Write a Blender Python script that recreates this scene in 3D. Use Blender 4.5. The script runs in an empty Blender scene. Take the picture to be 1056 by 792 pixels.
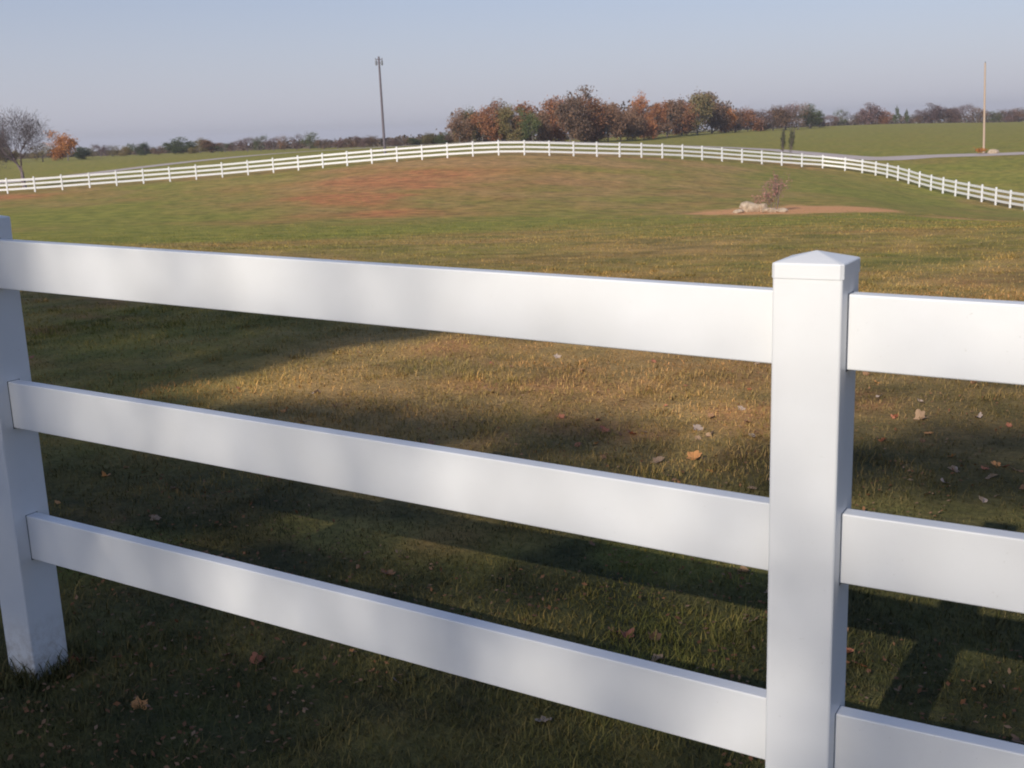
import bpy, math, random
import numpy as np
from mathutils import Vector, Matrix

random.seed(7)
rng = np.random.default_rng(7)
scene = bpy.context.scene
col = scene.collection

# ------------------------------------------------------------------ camera
CX, CY, CZ = 0.5456, -2.0564, 1.6187
YAW, PITCH, ROLL, FPX = -0.5297, 0.2211, -0.0362, 1152.3
F = np.array([math.sin(YAW)*math.cos(PITCH), math.cos(YAW)*math.cos(PITCH), -math.sin(PITCH)])
R0 = np.array([math.cos(YAW), -math.sin(YAW), 0.0]); U0 = np.cross(R0, F)
R = math.cos(ROLL)*R0 + math.sin(ROLL)*U0
U = -math.sin(ROLL)*R0 + math.cos(ROLL)*U0
FH = np.array([math.sin(YAW), math.cos(YAW)]); RH = R0[:2]
cd = bpy.data.cameras.new('camera'); cam = bpy.data.objects.new('camera', cd); col.objects.link(cam)
m = Matrix.Identity(4)
for i in range(3):
    m[i][0] = R[i]; m[i][1] = U[i]; m[i][2] = -F[i]
m.translation = Vector((CX, CY, CZ)); cam.matrix_world = m
cd.sensor_width = 36; cd.lens = 36*FPX/1056; cd.clip_start = .05; cd.clip_end = 6000
cd.dof.use_dof = True; cd.dof.focus_distance = 4.2; cd.dof.aperture_fstop = 11
scene.camera = cam

# ------------------------------------------------------------------ sky, sun, exposure
SUN_EL = math.radians(28)
SD = np.array([-.03, -.999]); SD = SD/np.hypot(*SD)          # horizontal direction towards the sun
TE = math.tan(SUN_EL)
w = bpy.data.worlds.new('World'); scene.world = w; w.use_nodes = True
nt = w.node_tree; bg = nt.nodes['Background']
sky = nt.nodes.new('ShaderNodeTexSky'); sky.sky_type = 'NISHITA'; sky.sun_disc = False
sky.sun_elevation = SUN_EL; sky.sun_rotation = math.atan2(SD[0], SD[1])
sky.air_density = 1.15; sky.dust_density = .7; sky.ozone_density = 1.6; sky.altitude = 200
hs = nt.nodes.new('ShaderNodeHueSaturation'); hs.inputs['Saturation'].default_value = .9
nt.links.new(sky.outputs[0], hs.inputs['Color']); mx = nt.nodes.new('ShaderNodeMix'); mx.data_type = 'RGBA'; mx.blend_type = 'MULTIPLY'; mx.inputs[0].default_value = 1; mx.inputs[7].default_value = (.88, .95, 1.22, 1)
nt.links.new(hs.outputs[0], mx.inputs[6])
# lilac autumn haze low in the sky
tc = nt.nodes.new('ShaderNodeTexCoord'); sx_ = nt.nodes.new('ShaderNodeSeparateXYZ'); nt.links.new(tc.outputs['Generated'], sx_.inputs[0])
rg = nt.nodes.new('ShaderNodeMapRange'); rg.inputs[1].default_value = .0; rg.inputs[2].default_value = .24; rg.inputs[3].default_value = .85; rg.inputs[4].default_value = .0; nt.links.new(sx_.outputs[2], rg.inputs[0])
m2 = nt.nodes.new('ShaderNodeMix'); m2.data_type = 'RGBA'; m2.blend_type = 'MIX'; m2.inputs[7].default_value = (6.5, 6.5, 7.7, 1)
nt.links.new(rg.outputs[0], m2.inputs[0]); nt.links.new(mx.outputs[2], m2.inputs[6]); nt.links.new(m2.outputs[2], bg.inputs['Color'])
bg.inputs['Strength'].default_value = .086
sl = bpy.data.lights.new('sun', 'SUN'); sl.energy = 4.2; sl.angle = math.radians(.53); sl.color = (1, .925, .82)
so = bpy.data.objects.new('sun', sl); col.objects.link(so)
d = Vector((-SD[0]*math.cos(SUN_EL), -SD[1]*math.cos(SUN_EL), -math.sin(SUN_EL)))
so.rotation_euler = d.to_track_quat('-Z', 'Y').to_euler(); so.location = (-20, -30, 40)
scene.view_settings.view_transform = 'Standard'; scene.view_settings.look = 'None'
scene.view_settings.exposure = 0.0; scene.view_settings.gamma = 1
try:
    scene.cycles.pixel_filter_type = 'BLACKMAN_HARRIS'; scene.cycles.filter_width = 1.9
    scene.cycles.use_denoising = True
    scene.cycles.max_bounces = 6; scene.cycles.transparent_max_bounces = 8
except Exception:
    pass

# ------------------------------------------------------------------ helpers
def ray(px, py):
    return F + (px-528)/FPX*R + (396-py)/FPX*U
def pix(px, py, D):
    r = ray(px, py); k = D/(r[:2] @ FH)
    return np.array([CX, CY, CZ]) + k*r
def link(o, parent=None):
    col.objects.link(o)
    if parent is not None: o.parent = parent
    return o
def tag(o, label=None, cat=None, group=None, kind=None):
    if label: o['label'] = label
    if cat: o['category'] = cat
    if group: o['group'] = group
    if kind: o['kind'] = kind
    return o
def empty(name, loc, rz=0.0):
    o = bpy.data.objects.new(name, None); o.empty_display_size = .2; o.location = loc; o.rotation_euler = (0, 0, rz)
    return link(o)
def mesh_obj(name, V, faces, mat, parent=None, smooth=False):
    """V: (n,3); faces: list of tuples or int array (k,3|4)."""
    me = bpy.data.meshes.new(name)
    if isinstance(faces, np.ndarray):
        V = np.asarray(V, dtype=np.float32); k, n = faces.shape
        me.vertices.add(len(V)); me.vertices.foreach_set('co', V.ravel())
        me.loops.add(k*n); me.loops.foreach_set('vertex_index', faces.astype(np.int32).ravel())
        me.polygons.add(k); me.polygons.foreach_set('loop_start', np.arange(0, k*n, n, dtype=np.int32))
        me.polygons.foreach_set('loop_total', np.full(k, n, dtype=np.int32))
        me.update(calc_edges=True); me.validate()
    else:
        me.from_pydata([tuple(v) for v in V], [], faces); me.update()
    if smooth:
        me.polygons.foreach_set('use_smooth', np.ones(len(me.polygons), dtype=bool))
    if mat: me.materials.append(mat)
    o = bpy.data.objects.new(name, me)
    return link(o, parent)
def gauss(a, sx): return np.exp(-(a/sx)**2)
def smooth(e0, e1, x):
    t = np.clip((x-e0)/(e1-e0), 0, 1); return t*t*(3-2*t)

# ------------------------------------------------------------------ terrain height
COLS = {  # photo column: (depth, height)
 22:   [(5,0),(12,-.08),(25,-.6),(40,-1.6),(60,-2.4),(85,-2.5),(106,-2.25),(125,-2.5),(200,-2.2),(350,-1.42),(600,-1.2),(1500,-5),(2600,-6)],
 260:  [(5,0),(12,-.10),(25,-.7),(40,-1.7),(60,-2.5),(85,-2.3),(110,-1.5),(130,-1.5),(205,-.65),(300,-.85),(600,-1.4),(1500,-6),(2600,-7)],
 528:  [(5,0),(12,-.12),(25,-.8),(40,-1.8),(60,-2.7),(85,-1.85),(108,-.2),(125,-.15),(190,.5),(250,-.7),(600,-2.2),(1500,-6),(2600,-7)],
 700:  [(5,0),(12,-.12),(25,-.8),(40,-1.8),(60,-2.9),(85,-2.6),(115,-1.3),(130,-1.25),(150,-1.05),(250,-1.5),(330,-.6),(600,-1.0),(1500,-6),(2600,-7)],
 893:  [(5,0),(12,-.14),(25,-.8),(40,-1.8),(60,-2.95),(90,-3.8),(119,-4.0),(135,-2.85),(160,-2.6),(250,-1.7),(450,.05),(520,-1.0),(700,-2),(1500,-6),(2600,-7)],
 960:  [(5,0),(12,-.15),(25,-.8),(40,-2.0),(60,-3.3),(85,-4.9),(103,-5.25),(120,-3.7),(135,-2.85),(160,-2.65),(250,-1.75),(450,-.4),(700,-2),(1500,-6),(2600,-7)],
 400:  [(5,0),(12,-.11),(25,-.75),(40,-1.75),(60,-2.6),(85,-2.0),(109,-.65),(127,-.75),(198,.0),(280,-.7),(600,-1.8),(1500,-6),(2600,-7)],
 1047: [(5,0),(12,-.16),(25,-.8),(40,-2.1),(60,-3.9),(87,-5.75),(98,-5.3),(110,-4.2),(125,-3.2),(135,-2.9),(160,-2.7),(250,-1.85),(400,-1.2),(600,-2.2),(1500,-6),(2600,-7)],
}
LG = np.linspace(math.log(3), math.log(2600), 260)
cpx = sorted(COLS); cth = np.array([(p-528)/FPX for p in cpx])
tab = np.array([np.interp(LG, np.log([a for a, b in COLS[p]]), [b for a, b in COLS[p]]) for p in cpx])
TH = np.linspace(-.9, .9, 181)
T2 = np.array([np.interp(TH, cth, tab[:, j]) for j in range(len(LG))]).T
def gs(A, s, ax):
    n = int(3*s)+1; k = np.exp(-.5*(np.arange(-n, n+1)/s)**2); k /= k.sum()
    P = np.pad(A, [(n, n) if i == ax else (0, 0) for i in range(2)], mode='edge')
    return np.apply_along_axis(lambda v: np.convolve(v, k, 'valid'), ax, P)
T2 = gs(gs(T2, 1.6, 1), 2.6, 0)
def cD(x, y):
    dx, dy = np.asarray(x)-CX, np.asarray(y)-CY
    D = dx*FH[0]+dy*FH[1]; L = dx*RH[0]+dy*RH[1]
    return D, L
def H(x, y):
    D, L = cD(x, y); r = np.hypot(D, L)
    th = np.arctan2(L, D); thc = np.clip(th, -.6, .6)
    De = np.maximum(r*np.cos(thc), 3.0); c = np.tan(thc)
    u = np.clip((np.log(De)-LG[0])/(LG[1]-LG[0]), 0, len(LG)-1.001); v = np.clip((c+.9)/.01, 0, 179.999)
    i = np.floor(v).astype(int); j = np.floor(u).astype(int); a = v-i; b = u-j
    z = T2[i, j]*(1-a)*(1-b)+T2[i+1, j]*a*(1-b)+T2[i, j+1]*(1-a)*b+T2[i+1, j+1]*a*b
    side = np.clip((np.abs(th)-.6)/.8, 0, 1)
    return z*(1-.5*side)
def PX(x, y):
    D, L = cD(x, y); return 528+FPX*L/np.maximum(D, .5), D
def at(px, D):
    c = (px-528)/FPX
    x = CX+D*FH[0]+c*D*RH[0]; y = CY+D*FH[1]+c*D*RH[1]
    # the pixel column leans with the roll: correct once
    z = float(H(x, y)); d = np.array([x-CX, y-CY, z-CZ])
    p = 528+FPX*(d@R)/(d@F); c += (px-p)/FPX
    x = CX+D*FH[0]+c*D*RH[0]; y = CY+D*FH[1]+c*D*RH[1]
    return float(x), float(y), float(H(x, y))
def proj(P):
    d = np.array(P)-np.array([CX, CY, CZ]); return 528+FPX*(d@R)/(d@F), 396-FPX*(d@U)/(d@F)
def ground_hit(px, py):
    r = ray(px, py); t = .5
    while t < 400:
        P = np.array([CX, CY, CZ])+t*r
        if P[2] <= H(P[0], P[1]): return P[0], P[1], float(H(P[0], P[1]))
        t *= 1.004
    return None
def vnoise(x, y, s, seed=0):
    """cheap smooth value noise for masks, 0..1"""
    x = np.asarray(x)/s; y = np.asarray(y)/s
    i = np.floor(x); j = np.floor(y); fx = x-i; fy = y-j; fx = fx*fx*(3-2*fx); fy = fy*fy*(3-2*fy)
    def h(a, b): 
        t = np.sin(a*127.1+b*311.7+seed*74.7)*43758.5453; return t-np.floor(t)
    return (h(i, j)*(1-fx)+h(i+1, j)*fx)*(1-fy)+(h(i, j+1)*(1-fx)+h(i+1, j+1)*fx)*fy
def masks(x, y):
    """red soil, fresh green, dry brown, bare mulch: where they lie; near green and dry also carry shade"""
    px, D = PX(x, y)
    n1 = vnoise(x, y, 2.3, 1); n2 = vnoise(x, y, 6.1, 2); n3 = vnoise(x, y, .7, 3)
    n9 = vnoise(x, y, 4.5, 41); n10 = vnoise(x*.5+y*.2, y*1.6, 5, 42)
    red = 1.7*smooth(.25, .7, n9)*gauss(px-375, 95)*gauss(D-72, 12) + .5*smooth(.5, .8, n10)*gauss(D-92, 16)*gauss(px-400, 150) + .9*gauss(px-25, 60)*gauss(D-99, 5) + .7*gauss(px-400, 60)*gauss(D-90, 6)
    red += .35*gauss(px-480, 130)*gauss(D-88, 12)
    n7 = vnoise(x, y, 1.1, 31); n8 = vnoise(x, y, .38, 32)
    red = red+.55*smooth(.5, .85, n7)*smooth(.3, .7, n8)*(1-smooth(10, 18, D))
    red = np.clip(red*(.55+.9*n1), 0, 1)
    green = .95*gauss(D-46, 11)*(px < 720) + .9*gauss(D-47, 7)*(px >= 720) + 1.1*gauss(px-100, 150)*gauss(D-70, 26) + 1.0*gauss(px-960, 170)*gauss(D-78, 24)
    green += .75*gauss(D-3.4, 1.9)  # green by the fence partly stands in for ground shade
    far = smooth(121, 135, D)
    green += .9*smooth(900, 960, px)*smooth(98, 106, D)*(1-far)+.55*gauss(D-18, 8)+.5*gauss(D-9, 4)*(1-smooth(150, 380, px))  # last term greens the near left to darken its shade
    n4 = vnoise(x, y, 9, 12); n6 = vnoise(x+40, y, 3.6, 13)
    green += .55*smooth(.5, .75, n10)*smooth(35, 50, D)*(1-smooth(95, 110, D))*(1-.8*np.clip(red, 0, 1))
    green = np.clip(green*(.2+1.1*n2)+.5*smooth(.55, .8, n4)*smooth(12, 30, D), 0, 1)*(1-far) + far*(.62+.3*n2)
    dry = 1.25*gauss(D-97, 17)*gauss(px-520, 360)*smooth(.2, .7, vnoise(x, y, 7, 51)) + .35*gauss(D-26, 10) + 1.0*gauss(D-8, 3.6)*smooth(130, 380, px)  # last term loses dry tone at near left, deepening the shade there
    dry = np.clip(dry*(.25+1.3*n6)+.45*smooth(.5, .85, n6)*(1-smooth(.3, .7, green))+.18*(n3-.3), 0, 1)*(1-.7*far)
    e = ((px-822+25*(n1-.5))/112)**2+((D-58.5+1.2*(n3-.5))/(5.0+1.2*n1))**2
    mulch = 1-smooth(.75, 1.15, e)
    e2 = ((px-1010)/75)**2+((D-52)/1.8)**2; mulch = np.maximum(mulch, .55*(1-smooth(.4, 1.2, e2)))
    e3 = ((px-1018)/12)**2+((D-136)/4)**2; mulch = np.maximum(mulch, .8*(1-smooth(.5, 1.2, e3)))
    return red, green, dry, np.clip(mulch, 0, 1)
def shade_tint(x, y):  # painted shade: darkens ground near the fence and right of the post
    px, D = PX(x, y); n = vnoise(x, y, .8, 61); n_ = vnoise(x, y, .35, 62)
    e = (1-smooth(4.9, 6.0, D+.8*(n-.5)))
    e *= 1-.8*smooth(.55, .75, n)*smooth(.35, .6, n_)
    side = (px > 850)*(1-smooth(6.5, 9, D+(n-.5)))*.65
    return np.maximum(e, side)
def add_masks(me, V):
    tint_attr = me.attributes.new('shade_tint', 'FLOAT', 'POINT'); tint_attr.data.foreach_set('value', shade_tint(V[:, 0], V[:, 1]).astype(np.float32))
    r, g, b, a = masks(V[:, 0], V[:, 1])
    at_ = me.attributes.new('land', 'FLOAT_COLOR', 'POINT')
    at_.data.foreach_set('color', np.stack([r, g, b, a], 1).astype(np.float32).ravel())

# ------------------------------------------------------------------ materials
class NT:
    def __init__(s, name):
        s.m = bpy.data.materials.new(name); s.m.use_nodes = True; s.t = s.m.node_tree
        s.b = s.t.nodes['Principled BSDF']; s.out = s.t.nodes['Material Output']
    def n(s, t, **k):
        x = s.t.nodes.new(t)
        for a, v in k.items():
            if a in x.inputs: x.inputs[a].default_value = v
            else: setattr(x, a, v)
        return x
    def l(s, a, b): s.t.links.new(a, b)
    def pos(s):
        return s.n('ShaderNodeNewGeometry').outputs['Position']
    def noise(s, vec, scale, detail=4, rough=.55):
        x = s.n('ShaderNodeTexNoise'); x.inputs['Scale'].default_value = scale; x.inputs['Detail'].default_value = detail
        x.inputs['Roughness'].default_value = rough; s.l(vec, x.inputs['Vector']); return x.outputs['Fac']
    def ramp(s, fac, stops):
        x = s.n('ShaderNodeValToRGB'); e = x.color_ramp.elements
        while len(e) < len(stops): e.new(.5)
        for q, (p, c) in zip(e, stops): q.position = p; q.color = (*c, 1)
        s.l(fac, x.inputs[0]); return x.outputs[0]
    def mix(s, fac, a, b, mode='MIX'):
        x = s.n('ShaderNodeMix', data_type='RGBA', blend_type=mode)
        for i, v in ((0, fac), (6, a), (7, b)):
            if isinstance(v, (int, float)): x.inputs[i].default_value = v
            elif isinstance(v, tuple): x.inputs[i].default_value = (*v, 1)
            else: s.l(v, x.inputs[i])
        return x.outputs[2]
    def math(s, op, a, b=0.0):
        x = s.n('ShaderNodeMath', operation=op)
        for i, v in ((0, a), (1, b)):
            if isinstance(v, (int, float)): x.inputs[i].default_value = v
            else: s.l(v, x.inputs[i])
        return x.outputs[0]
    def bump(s, h, strength, dist):
        x = s.n('ShaderNodeBump'); x.inputs['Strength'].default_value = strength; x.inputs['Distance'].default_value = dist
        s.l(h, x.inputs['Height']); s.l(x.outputs[0], s.b.inputs['Normal'])

OLIVE = (.255, .240, .060); DRY = (.50, .345, .165); BROWN = (.37, .200, .085)
GREEN = (.225, .262, .052); RED = (.50, .205, .095); MULCH = (.80, .42, .20)
def land_color(k, fine):
    shade_att = k.n('ShaderNodeAttribute'); shade_att.attribute_name = 'shade_tint'
    P = k.pos()
    at_ = k.n('ShaderNodeAttribute'); at_.attribute_name = 'land'
    sep = k.n('ShaderNodeSeparateColor'); k.l(at_.outputs['Color'], sep.inputs[0])
    n1 = k.noise(P, .22, 6, .68); n2 = k.noise(P, 2.1, 5, .65); n3 = k.noise(P, 11, 4, .7)
    c = k.mix(k.ramp(n1, [(.42, (0,)*3), (.58, (1,)*3)]), OLIVE, tuple(.35*a+.65*b for a, b in zip(OLIVE, BROWN)))
    c = k.mix(k.math('MULTIPLY', k.ramp(n2, [(.48, (0,)*3), (.7, (1,)*3)]), .55), c, DRY)
    c = k.mix(k.math('MULTIPLY', k.ramp(n3, [(.45, (0,)*3), (.72, (1,)*3)]), .4), c, BROWN)
    c = k.mix(k.math('MULTIPLY', sep.outputs[2], .8), c, k.mix(n2, BROWN, DRY))
    c = k.mix(k.math('MULTIPLY', sep.outputs[1], .85), c, k.mix(n2, GREEN, (.29, .26, .065)))
    c = k.mix(k.math('MULTIPLY', sep.outputs[0], k.ramp(n2, [(.3, (.35,)*3), (.6, (1,)*3)])), c, RED)
    c = k.mix(k.math('MULTIPLY', shade_att.outputs['Fac'], k.ramp(n2, [(.35, (1,)*3), (.72, (.55,)*3)])), c, k.mix(n3, (.060, .072, .032), (.105, .085, .045)))  # shade colour mixed into the near ground and blades
    nm = k.noise(P, .9, 4, .7)
    c = k.mix(1.0, c, k.ramp(nm, [(.36, (.68, .72, .70)), (.64, (1.30, 1.22, 1.15))]), 'MULTIPLY')
    return c, at_, n2, n3
k = NT('field_grass_ground')
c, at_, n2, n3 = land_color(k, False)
c = k.mix(at_.outputs['Alpha'], c, k.mix(n3, (.56, .28, .13), MULCH))
# mottling from tufts
n5 = k.noise(k.pos(), 28, 5, .75)
c = k.mix(1.0, c, k.ramp(n5, [(.3, (.62,)*3), (.62, (1.2,)*3)]), 'MULTIPLY')
k.l(c, k.b.inputs['Base Color']); k.b.inputs['Roughness'].default_value = .95; k.b.inputs['Specular IOR Level'].default_value = .1
k.bump(k.math('ADD', n3, n5), .45, .05)
M_GROUND = k.m

k = NT('grass_blades')
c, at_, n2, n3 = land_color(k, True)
rn = k.n('ShaderNodeAttribute'); rn.attribute_name = 'rnd'
c = k.mix(1.0, c, k.ramp(rn.outputs['Fac'], [(0, (.5, .55, .4)), (.45, (.85, .9, .8)), (.75, (1.15, 1.08, 1.0)), (1, (1.55, 1.35, 1.25))]), 'MULTIPLY')
k.l(c, k.b.inputs['Base Color']); k.b.inputs['Roughness'].default_value = .75; k.b.inputs['Specular IOR Level'].default_value = .15
M_BLADE = k.m

def vinyl(name, dirt):
    k = NT(name); P = k.pos()
    n = k.noise(P, 3.0, 5, .6); f = k.noise(P, 90, 3, .6)
    c = k.mix(k.ramp(n, [(.4, (0,)*3), (.75, (1,)*3)]), (.80, .80, .79), (.74, .735, .715))
    if dirt:   # dust and soil splash near the ground
        sp = k.n('ShaderNodeSeparateXYZ'); k.l(P, sp.inputs[0])
        g = k.n('ShaderNodeMapRange'); g.inputs[1].default_value = .02; g.inputs[2].default_value = .22; g.inputs[3].default_value = 1; g.inputs[4].default_value = 0
        k.l(sp.outputs[2], g.inputs[0])
        c = k.mix(k.math('MULTIPLY', g.outputs[0], k.ramp(k.noise(P, 35, 4, .7), [(.42, (0,)*3), (.7, (.8,)*3)])), c, (.33, .25, .16))
        c = k.mix(k.math('MULTIPLY', k.ramp(k.noise(P, 160, 2, .5), [(.72, (0,)*3), (.76, (1,)*3)]), .35), c, (.45, .42, .36))
    k.l(c, k.b.inputs['Base Color'])
    k.l(k.ramp(n, [(.3, (.34,)*3), (.7, (.46,)*3)]), k.b.inputs['Roughness'])
    k.b.inputs['Specular IOR Level'].default_value = .4
    k.bump(k.math('ADD', n, k.math('MULTIPLY', f, .08)), .12, .01)
    return k.m
M_VINYL = vinyl('white_vinyl', True); M_VINYL_FAR = vinyl('white_vinyl_weathered', False)

def leafmat(name, ca, cb, cc, rough=.8, trans=0.0, scale=1.2):
    k = NT(name)
    g = k.n('ShaderNodeTexCoord').outputs['Object']
    oi = k.n('ShaderNodeObjectInfo')
    n = k.noise(g, scale, 3, .6); r = k.n('ShaderNodeAttribute'); r.attribute_name = 'rnd'
    c = k.mix(k.ramp(n, [(.35, (0,)*3), (.65, (1,)*3)]), ca, cb)
    c = k.mix(k.math('MULTIPLY', k.ramp(r.outputs['Fac'], [(.6, (0,)*3), (.95, (1,)*3)]), .7), c, cc)
    c = k.mix(1.0, c, k.ramp(oi.outputs['Random'], [(0, (.72, .75, .78)), (1, (1.2, 1.12, 1.05))]), 'MULTIPLY')
    k.l(c, k.b.inputs['Base Color']); k.b.inputs['Roughness'].default_value = rough; k.b.inputs['Specular IOR Level'].default_value = .1
    return k.m
M_LEAF = {
 'rust':   leafmat('rust_foliage', (0.250, 0.106, 0.056), (0.338, 0.150, 0.075), (0.413, 0.225, 0.100)),
 'orange': leafmat('orange_foliage', (0.425, 0.163, 0.044), (0.525, 0.237, 0.062), (0.350, 0.138, 0.050)),
 'brown':  leafmat('brown_foliage', (0.163, 0.106, 0.075), (0.213, 0.138, 0.094), (0.300, 0.163, 0.088)),
 'olive':  leafmat('olive_foliage', (0.150, 0.138, 0.062), (0.213, 0.175, 0.075), (0.275, 0.175, 0.075)),
 'green':  leafmat('green_foliage', (0.069, 0.094, 0.044), (0.100, 0.125, 0.050), (0.163, 0.150, 0.062)),
 'purple': leafmat('purple_brown_twigs', (0.163, 0.106, 0.106), (0.213, 0.138, 0.125), (0.250, 0.150, 0.112)),
 'grey':   leafmat('grey_twigs', (.12, .105, .11), (.16, .14, .145), (.2, .16, .15)),
 'pink':   leafmat('pinkish_foliage', (0.500, 0.250, 0.213), (0.413, 0.200, 0.163), (0.562, 0.338, 0.250)),
}
def bark(name, a, b):
    k = NT(name); P = k.n('ShaderNodeTexCoord').outputs['Object']
    mp = k.n('ShaderNodeMapping'); mp.inputs['Scale'].default_value = (6, 6, 1); k.l(P, mp.inputs[0])
    n = k.noise(mp.outputs[0], 2, 6, .7)
    k.l(k.mix(n, a, b), k.b.inputs['Base Color']); k.b.inputs['Roughness'].default_value = .9
    k.bump(n, .5, .02); return k.m
M_BARK = bark('grey_bark', (.10, .085, .075), (.20, .17, .15))
M_TWIG = bark('purplish_twigs', (.13, .10, .105), (.20, .155, .16))
M_POLE = bark('dark_treated_pole', (.10, .085, .10), (.19, .16, .18))
M_POLE2 = bark('tan_wooden_pole', (.40, .29, .21), (.56, .43, .32))
M_METAL = bark('grey_metal', (.16, .17, .19), (.24, .25, .27))
M_WOODFAR = leafmat('far_wood_foliage', (.13, .10, .085), (.17, .12, .09), (.2, .14, .09), scale=.12)

k = NT('limestone'); P = k.n('ShaderNodeTexCoord').outputs['Object']; n = k.noise(P, 4, 6, .65)
k.l(k.ramp(n, [(.3, (.20, .15, .10)), (.5, (.42, .32, .22)), (.8, (.56, .48, .38))]), k.b.inputs['Base Color']); k.b.inputs['Roughness'].default_value = .9
k.bump(n, .6, .05); M_ROCK = k.m
k = NT('gravel_road'); P = k.pos(); n = k.noise(P, .6, 6, .6); n_ = k.noise(P, 14, 3, .7)
c = k.mix(n, (.46, .38, .34), (.58, .49, .44)); k.l(k.mix(1.0, c, k.ramp(n_, [(.3, (.8,)*3), (.7, (1.1,)*3)]), 'MULTIPLY'), k.b.inputs['Base Color'])
k.b.inputs['Roughness'].default_value = .95; k.bump(n_, .4, .02); M_ROAD = k.m
k = NT('white_siding'); P = k.n('ShaderNodeTexCoord').outputs['Object']
wv = k.n('ShaderNodeTexWave'); wv.bands_direction = 'Z'; wv.inputs['Scale'].default_value = 2.5; k.l(P, wv.inputs[0])
k.l(k.mix(wv.outputs['Fac'], (.72, .71, .70), (.80, .79, .78)), k.b.inputs['Base Color']); k.b.inputs['Roughness'].default_value = .6; M_SIDING = k.m
k = NT('pale_metal_roof'); n = k.noise(k.n('ShaderNodeTexCoord').outputs['Object'], 2, 4)
k.l(k.mix(n, (.62, .62, .62), (.75, .74, .73)), k.b.inputs['Base Color']); k.b.inputs['Roughness'].default_value = .45; M_ROOF = k.m
k = NT('shed_door_grey'); n = k.noise(k.n('ShaderNodeTexCoord').outputs['Object'], 5, 4)
k.l(k.mix(n, (.16, .16, .17), (.22, .21, .2)), k.b.inputs['Base Color']); M_DOOR = k.m
def fallen(name, a, b):
    k = NT(name); n = k.noise(k.n('ShaderNodeTexCoord').outputs['Object'], 40, 3, .6)
    k.l(k.mix(n, a, b), k.b.inputs['Base Color']); k.b.inputs['Roughness'].default_value = .7; k.b.inputs['Specular IOR Level'].default_value = .2
    return k.m
M_FALL = {'orange': fallen('orange_leaf', (.62, .26, .09), (.75, .38, .14)), 'tan': fallen('tan_leaf', (.36, .22, .12), (.52, .35, .22)),
          'pale': fallen('pale_leaf', (.36, .27, .21), (.52, .41, .33)), 'red': fallen('reddish_leaf', (.40, .14, .08), (.52, .22, .12)),
          'brown': fallen('brown_leaf', (.22, .12, .06), (.32, .18, .10))}

# ------------------------------------------------------------------ ground sheet
def build_ground():
    az = np.concatenate([np.arange(-.62, .62, .0035), np.arange(.62, 2*math.pi-.62, .03)])
    rr = np.concatenate([[.0], np.geomspace(.6, 2500, 330)])
    A, Rr = np.meshgrid(az, rr)
    th = A
    D = Rr*np.cos(th); L = Rr*np.sin(th)
    X = CX+D*FH[0]+L*RH[0]; Y = CY+D*FH[1]+L*RH[1]; Z = H(X, Y)
    # small lumps of real turf
    amp = .018*smooth(2500, 20, Rr)*0+.02
    Z = Z+amp*(vnoise(X, Y, .55, 5)-.5)*(Rr < 60)
    n, mth = X.shape
    V = np.stack([X, Y, Z], 2).reshape(-1, 3)
    i = np.arange(n-1)[:, None]*mth; j = np.arange(mth)[None, :]; j2 = (j+1) % mth
    Fq = np.stack([i+j, i+mth+j, i+mth+j2, i+j2], 2).reshape(-1, 4)[:, ::-1]
    o = mesh_obj('ground', V, Fq.copy(), M_GROUND, smooth=True)
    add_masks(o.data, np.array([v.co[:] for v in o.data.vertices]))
    return tag(o, kind='structure')
ground = build_ground()
def HG(x, y):
    D, L = cD(x, y); r = np.hypot(D, L)
    return H(x, y)+.02*(vnoise(x, y, .55, 5)-.5)*(r < 60)

# gravel road behind the far fence
def catmull(P, step):
    P = np.array(P, float); out = []
    for i in range(len(P)-1):
        p0 = P[max(i-1, 0)]; p1 = P[i]; p2 = P[i+1]; p3 = P[min(i+2, len(P)-1)]
        for t in np.linspace(0, 1, 40, endpoint=False):
            out.append(.5*((2*p1)+(-p0+p2)*t+(2*p0-5*p1+4*p2-p3)*t*t+(-p0+3*p1-3*p2+p3)*t**3))
    out.append(P[-1]); out = np.array(out)
    s = np.concatenate([[0], np.cumsum(np.hypot(*np.diff(out[:, :2], axis=0).T))])
    q = np.arange(0, s[-1], step)
    return np.stack([np.interp(q, s, out[:, k]) for k in range(2)], 1)
def road():
    pts = catmull([at(p, D)[:2] for p, D in ((1500, 131), (1250, 134), (1056, 135.5), (960, 136.5), (905, 135), (850, 142), (760, 160), (600, 184), (440, 198), (310, 204), (200, 186), (100, 162), (0, 146), (-200, 136))], 1.5)
    T = np.gradient(pts, axis=0); T /= np.hypot(T[:, 0], T[:, 1])[:, None]; N = np.stack([-T[:, 1], T[:, 0]], 1)
    V = []; W = np.linspace(-3.0, 3.0, 7)
    for p, n_ in zip(pts, N):
        for w_ in W:
            q = p+n_*w_*(1+.06*math.sin(p[0]*.7+w_)); V.append((q[0], q[1], H(q[0], q[1])+.07-.05*(abs(w_)/3)**2))
    n = len(pts); mW = len(W)
    i = np.arange(n-1)[:, None]*mW; j = np.arange(mW-1)[None, :]
    Fq = np.stack([i+j, i+j+1, i+mW+j+1, i+mW+j], 2).reshape(-1, 4)
    return tag(mesh_obj('road', np.array(V), Fq, M_ROAD, smooth=True), kind='structure')
road()

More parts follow.
